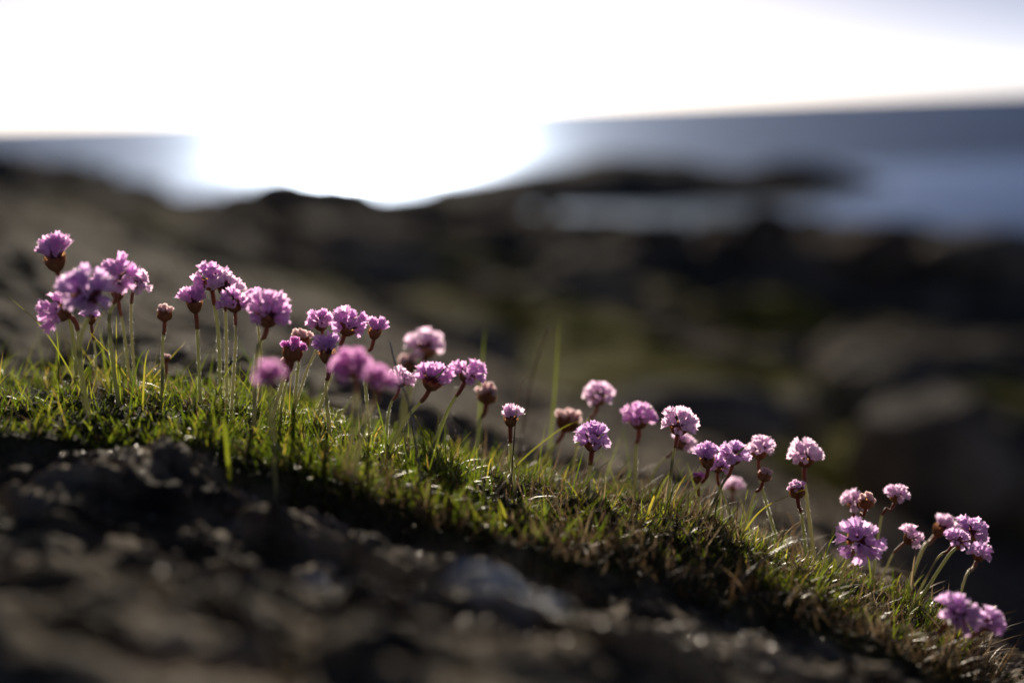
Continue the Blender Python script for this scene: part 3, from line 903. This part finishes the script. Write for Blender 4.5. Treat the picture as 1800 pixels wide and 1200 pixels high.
# kind, column, row, width, depth, tilt right, tilt to lens, colour, base column, base depth, stem points, label
FLOWERS = [
    ('half', 95, 447, 66, 0.800, -4, 8, 'pink', 138, 0.80, [(128, 590)], 'half-open dark pink head on the tallest stem at the far left'),
    ('open', 97, 543, 76, 0.735, -58, 8, 'pink', 150, 0.745, [(140, 615)], 'pink head nodding to the left at the far left edge of the row'),
    ('open', 151, 510, 100, 0.690, 3, 45, 'violet', 160, 0.735, [(139, 620)], 'large blurred violet head facing the lens, in the leftmost cluster'),
    ('open', 203, 481, 82, 0.725, 4, 14, 'pink', 210, 0.750, [(192, 570)], 'broad pink head topping the leftmost cluster'),
    ('open', 241, 493, 54, 0.790, 24, 4, 'pale', 240, 0.800, [(231, 580)], 'pale pink head leaning right at the right side of the leftmost cluster'),
    ('half', 207, 508, 42, 0.800, 0, 0, 'pink', 232, 0.810, [(219, 590)], 'small brown-cupped head half hidden beneath the leftmost cluster'),
    ('half', 160, 556, 31, 0.790, 2, 0, 'violet', 168, 0.800, [(167, 615)], 'small half-closed violet head hanging low under the leftmost cluster'),
    ('bud', 290, 548, 27, 0.780, 6, 0, 'white', 284, 0.785, [(286, 610)], 'single pale-tipped bud between the two leftmost flower clusters'),
    ('bud', 293, 628, 13, 0.800, 8, 0, 'white', 296, 0.800, None, 'tiny pink bud low in the grass below the single pale-tipped bud'),
    ('half', 341, 527, 50, 0.772, -3, 5, 'pink', 353, 0.780, [(348, 610)], 'upright half-open pink head at the left of the second cluster'),
    ('open', 369, 486, 70, 0.785, -4, 6, 'pink', 388, 0.795, [(384, 590)], 'round pink head at the top of the second cluster'),
    ('open', 399, 500, 64, 0.778, 10, 8, 'pale', 398, 0.800, [(398, 600)], 'lilac head tucked right behind the top of the second cluster'),
    ('open', 412, 528, 60, 0.752, 2, 12, 'pink', 404, 0.760, [(414, 605)], 'pink head with a brown cup at the front of the second cluster'),
    ('open', 447, 528, 52, 0.790, -6, 0, 'pink', 452, 0.795, None, 'pink head partly hidden behind the broad flared one of the second cluster'),
    ('open', 472, 545, 86, 0.722, 10, 6, 'pink', 444, 0.745, [(452, 620)], 'broad flared pink head at the right end of the second cluster'),
    ('open', 473, 655, 60, 0.600, 0, 10, 'magenta', 483, 0.675, [(478, 720)], 'strongly blurred round magenta head low in front of the buds'),
    ('bud', 515, 612, 37, 0.755, 8, 4, 'magenta', 470, 0.765, [(498, 668)], 'fat pink-tipped brown bud left of the middle cluster'),
    ('bud', 531, 592, 31, 0.790, 12, 0, 'white', 512, 0.795, None, 'white-tipped bud right behind the fat pink-tipped one'),
    ('bud', 504, 634, 19, 0.765, -6, 0, 'white', 488, 0.775, None, 'small brown closed bud just below the fat pink-tipped one'),
    ('open', 563, 563, 52, 0.775, -6, 0, 'pink', 505, 0.785, [(538, 655)], 'narrow pink head at the left of the middle cluster'),
    ('open', 614, 567, 70, 0.765, 24, 8, 'pink', 548, 0.785, [(582, 660)], 'full pink head leaning right at the top of the middle cluster'),
    ('half', 660, 577, 42, 0.780, 12, 0, 'pink', 652, 0.790, [(641, 640)], 'small pink head at the upper right of the middle cluster'),
    ('half', 574, 614, 54, 0.758, -4, 4, 'violet', 583, 0.765, [(573, 690)], 'sharp dusky violet head on a bright-edged stem below the middle cluster'),
    ('open', 617, 641, 74, 0.640, -12, 12, 'magenta', 600, 0.695, [(623, 740)], 'left of the two blurred magenta heads overlapping in the foreground'),
    ('open', 663, 665, 72, 0.622, 6, 16, 'magenta', 615, 0.690, [(640, 750)], 'right of the two blurred magenta heads overlapping in the foreground'),
    ('open', 706, 662, 50, 0.755, 14, 4, 'pale', 676, 0.770, [(684, 720)], 'pale pink head peeking out right of the blurred magenta pair'),
    ('open', 750, 605, 74, 0.890, 14, 4, 'pale', 700, 0.880, [(722, 690)], 'soft pale pink head standing behind and above the sharp pair'),
    ('bud', 718, 637, 31, 0.880, 0, 0, 'white', 706, 0.870, None, 'round grey-brown bud below the soft pale head'),
    ('open', 763, 662, 74, 0.742, 22, 14, 'pink', 668, 0.760, [(715, 735)], 'left head of the sharp pink pair, ragged with drooping petals'),
    ('open', 825, 651, 64, 0.738, 24, 8, 'pink', 742, 0.760, [(785, 725)], 'right head of the sharp pink pair, round and full'),
    ('bud', 857, 690, 34, 0.840, 8, 0, 'white', 838, 0.840, [(842, 750)], 'blurred brown bud right of the sharp pink pair'),
    ('half', 898, 731, 42, 0.762, 4, 2, 'pale', 908, 0.768, [(899, 800)], 'half-open pale head standing alone right of the brown bud'),
    ('open', 1052, 693, 58, 0.860, 6, 2, 'pale', 1000, 0.855, [(1020, 760)], 'soft pale round head, highest in the gap right of centre'),
    ('bud', 1000, 735, 40, 0.850, 22, 0, 'white', 915, 0.845, [(960, 800)], 'withered whitish bud on a leaning stem left of the highest pale head'),
    ('open', 1043, 769, 70, 0.768, 6, 12, 'violet', 1031, 0.772, [(1035, 840)], 'sharp ragged lilac head in front of the highest pale one'),
    ('open', 1123, 731, 66, 0.825, 0, 2, 'pink', 1116, 0.825, [(1118, 790)], 'flat-topped pink head on a straight stem right of the sharp ragged one'),
    ('open', 1195, 742, 68, 0.768, 8, 12, 'pale', 1170, 0.772, [(1182, 810)], 'sharp pale lilac head with spread petals right of the flat-topped one'),
    ('open', 1203, 776, 46, 0.830, 50, 0, 'pale', 1128, 0.830, [(1152, 825)], 'blurred head tilted right beneath the sharp pale lilac one'),
    ('half', 1243, 802, 46, 0.764, -4, 4, 'violet', 1188, 0.775, [(1222, 862)], 'half-open violet head at the left of the right-hand trio'),
    ('open', 1263, 816, 44, 0.790, 6, 4, 'violet', 1302, 0.785, [(1274, 878)], 'small violet head wedged in the middle of the right-hand trio'),
    ('open', 1291, 796, 60, 0.764, 8, 6, 'violet', 1236, 0.775, [(1268, 855)], 'sharp violet head at the right of the right-hand trio'),
    ('open', 1336, 788, 56, 0.795, 6, 2, 'pale', 1376, 0.795, [(1343, 870)], 'pale lilac head just right of the trio, above a small bud'),
    ('open', 1289, 851, 38, 0.890, 4, 0, 'pale', 1300, 0.880, None, 'small blurred pinkish head below the right-hand trio'),
    ('bud', 1229, 838, 20, 0.790, 6, 0, 'magenta', 1222, 0.790, None, 'little dark bud below the half-open violet head of the trio'),
    ('bud', 1345, 832, 24, 0.778, 14, 0, 'white', 1300, 0.785, [(1325, 872)], 'small pale-tipped bud leaning right below the pale lilac head'),
    ('open', 1417, 797, 68, 0.795, 6, 0, 'pale', 1434, 0.795, [(1418, 875)], 'pale lilac head standing alone on a tall stem above a red-necked bud'),
    ('bud', 1401, 859, 28, 0.772, -4, 0, 'pale', 1420, 0.775, [(1409, 905)], 'lilac-tipped bud with a red neck left of the tall lone stem'),
    ('open', 1503, 880, 50, 0.815, 4, 0, 'pale', 1478, 0.810, [(1490, 940)], 'pale blurred head behind the bud near the lower right'),
    ('bud', 1523, 878, 27, 0.772, 4, 0, 'white', 1500, 0.780, [(1511, 910)], 'brownish-pink bud in front of the pale blurred head at lower right'),
    ('open', 1577, 868, 46, 0.795, 14, 0, 'pale', 1530, 0.800, [(1550, 905)], 'small crisp pale head leaning right on a red-topped stem'),
    ('open', 1512, 946, 84, 0.742, -2, 52, 'violet', 1472, 0.755, [(1488, 990)], 'large violet head with wide petals facing the lens at lower right'),
    ('open', 1604, 943, 46, 0.795, 54, 0, 'pale', 1535, 0.795, [(1566, 980)], 'pink head tipped over to the right beside the large lens-facing one'),
    ('half', 1656, 925, 44, 0.820, 36, 0, 'pale', 1585, 0.805, [(1622, 965)], 'pinkish head leaning away at the left of the right-edge cluster'),
    ('open', 1710, 930, 62, 0.772, 26, 8, 'violet', 1600, 0.780, [(1668, 975)], 'full violet head topping the right-edge cluster'),
    ('open', 1684, 945, 46, 0.757, 26, 16, 'violet', 1590, 0.770, [(1645, 985)], 'small violet head in front of the full one in the right-edge cluster'),
    ('open', 1722, 970, 46, 0.795, 18, 0, 'violet', 1670, 0.780, [(1697, 1015)], 'small dusky head hanging lowest in the right-edge cluster'),
    ('open', 1688, 1076, 80, 0.690, 28, 35, 'violet', 1590, 0.715, [(1600, 1118), (1648, 1112)], 'dark violet head drooping on a curved stem at the bottom right'),
    ('open', 1741, 1091, 56, 0.705, 32, 25, 'violet', 1640, 0.720, [(1690, 1135)], 'dark violet head furthest to the bottom right corner'),
]
for i, F_ in enumerate(FLOWERS):
    thrift(i, *F_)

# ------------------------------------------------------------------ single long blades and stalks that can be picked out
GG = 'single tall blades among the thrift'


def stalk(name, bx, bd, pts, d1, wid, mat, tint, label, cat, round_=False):
    P, _ = near_surface([bx], [bd])
    base = Vector(P[0].tolist()) - Vector((0, 0, 0.003))
    ctrl = [base] + [V(x, y, bd + (d1 - bd) * (k + 1) / len(pts)) for k, (x, y) in enumerate(pts)]
    p = curve_pts(ctrl, 18)
    loc = [q - base for q in p]
    if round_:
        vs, fs, _ = tube(loc, [wid / 2 * MM * (1.1 - 0.5 * k / 17) for k in range(18)], 6)
    else:
        # a folded blade: three edges, keeled in the middle
        vs, fs = [], []
        for k, q in enumerate(loc):
            w = wid * MM / 2 * (1 - (k / 17) ** 3) + 0.00003
            vs += [q + Vector((-w, 0, 0)), q + Vector((0, w * 0.8, 0)), q + Vector((w, -w * 0.3, 0))]
        for k in range(17):
            for c in range(2):
                a = k * 3 + c
                fs.append((a, a + 1, a + 4, a + 3))
    me = mesh(name, [list(q) for q in vs], fs, mat, attrs={'tint': [tint] * len(vs)})
    return obj(name, me, loc=base, label=label, cat=cat, group=GG)


stalk('grass_blade', 960, 0.90, [(975, 690), (983, 560)], 0.92, 1.0, M_GRASS, 0.55, 'tallest blurred green blade rising into the gap right of centre', 'grass blade')
stalk('dry_stalk', 905, 0.90, [(935, 665), (968, 570)], 0.92, 1.1, M_DRY, 0.5, 'thin reddish dry stalk leaning right beside the tallest green blade', 'stalk', True)
stalk('grass_blade', 838, 0.92, [(848, 640), (853, 575)], 0.93, 1.2, M_GRASS, 0.5, 'faint upright blade above the right head of the sharp pink pair', 'grass blade')
stalk('dry_stalk', 746, 0.700, [(722, 725), (700, 660), (685, 600)], 0.725, 1.3, M_TWIG, 0.5, 'dark brown twig leaning left across the sharp pink pair', 'twig', True)
stalk('grass_blade', 895, 0.755, [(912, 690), (935, 660)], 0.745, 0.6, M_DRY, 0.05, 'thin dark blade crossing the lone half-open pale head', 'grass blade')
stalk('grass_blade', 168, 0.74, [(85, 590), (15, 520)], 0.745, 0.9, M_GRASS, 0.75, 'long thin blade slanting up to the left under the leftmost cluster', 'grass blade')
stalk('grass_blade', 225, 0.74, [(245, 630), (278, 604)], 0.74, 1.0, M_GRASS, 0.2, 'dark curved blade arching right below the leftmost cluster', 'grass blade')
stalk('grass_blade', 250, 0.75, [(255, 640), (262, 612)], 0.75, 1.1, M_GRASS, 0.85, 'short bright yellow-green blade beside the dark curved one', 'grass blade')
stalk('grass_blade', 102, 0.76, [(103, 630), (99, 575)], 0.76, 1.0, M_GRASS, 0.6, 'upright green blade under the nodding pink head at far left', 'grass blade')
stalk('grass_blade', 405, 0.665, [(392, 735), (372, 690)], 0.68, 1.7, M_GRASS, 0.7, 'broad yellowing leaf low at the front of the left bank', 'leaf')
stalk('grass_blade', 1390, 0.70, [(1395, 925), (1385, 900), (1432, 905)], 0.70, 0.9, M_DRY, 0.3, 'thin arched blade bending right under the tall lone stem', 'grass blade')
stalk('dry_stalk', 1278, 0.690, [(1340, 985), (1405, 945)], 0.70, 1.5, M_TWIG, 0.4, 'dark brown stalk lying across the turf toward the right', 'twig', True)
stalk('grass_blade', 1290, 0.745, [(1340, 895), (1425, 855)], 0.755, 1.2, M_GRASS, 0.9, 'straw-yellow blade slanting up right to the red-necked bud', 'grass blade')
stalk('grass_blade', 1130, 0.755, [(1160, 850), (1188, 822)], 0.755, 1.5, M_GRASS, 0.92, 'bright yellow blade slanting right below the sharp pale lilac head', 'grass blade')
stalk('grass_blade', 1340, 0.76, [(1400, 920), (1458, 900)], 0.77, 0.8, M_DRY, 0.8, 'pale thin blade slanting right below the lone tall stem', 'grass blade')
stalk('grass_blade', 880, 0.80, [(950, 780), (1020, 740), (1110, 755)], 0.81, 0.9, M_GRASS, 0.8, 'blurred blade arching over behind the sharp ragged lilac head', 'grass blade')
stalk('grass_blade', 1000, 0.76, [(1015, 830), (1026, 790)], 0.76, 0.9, M_GRASS, 0.3, 'dark slender blade crossing left of the ragged lilac head stem', 'grass blade')
stalk('grass_blade', 555, 0.735, [(590, 775), (605, 800)], 0.72, 1.3, M_GRASS, 0.6, 'green blade bowing over in front of the dusky violet stem', 'grass blade')
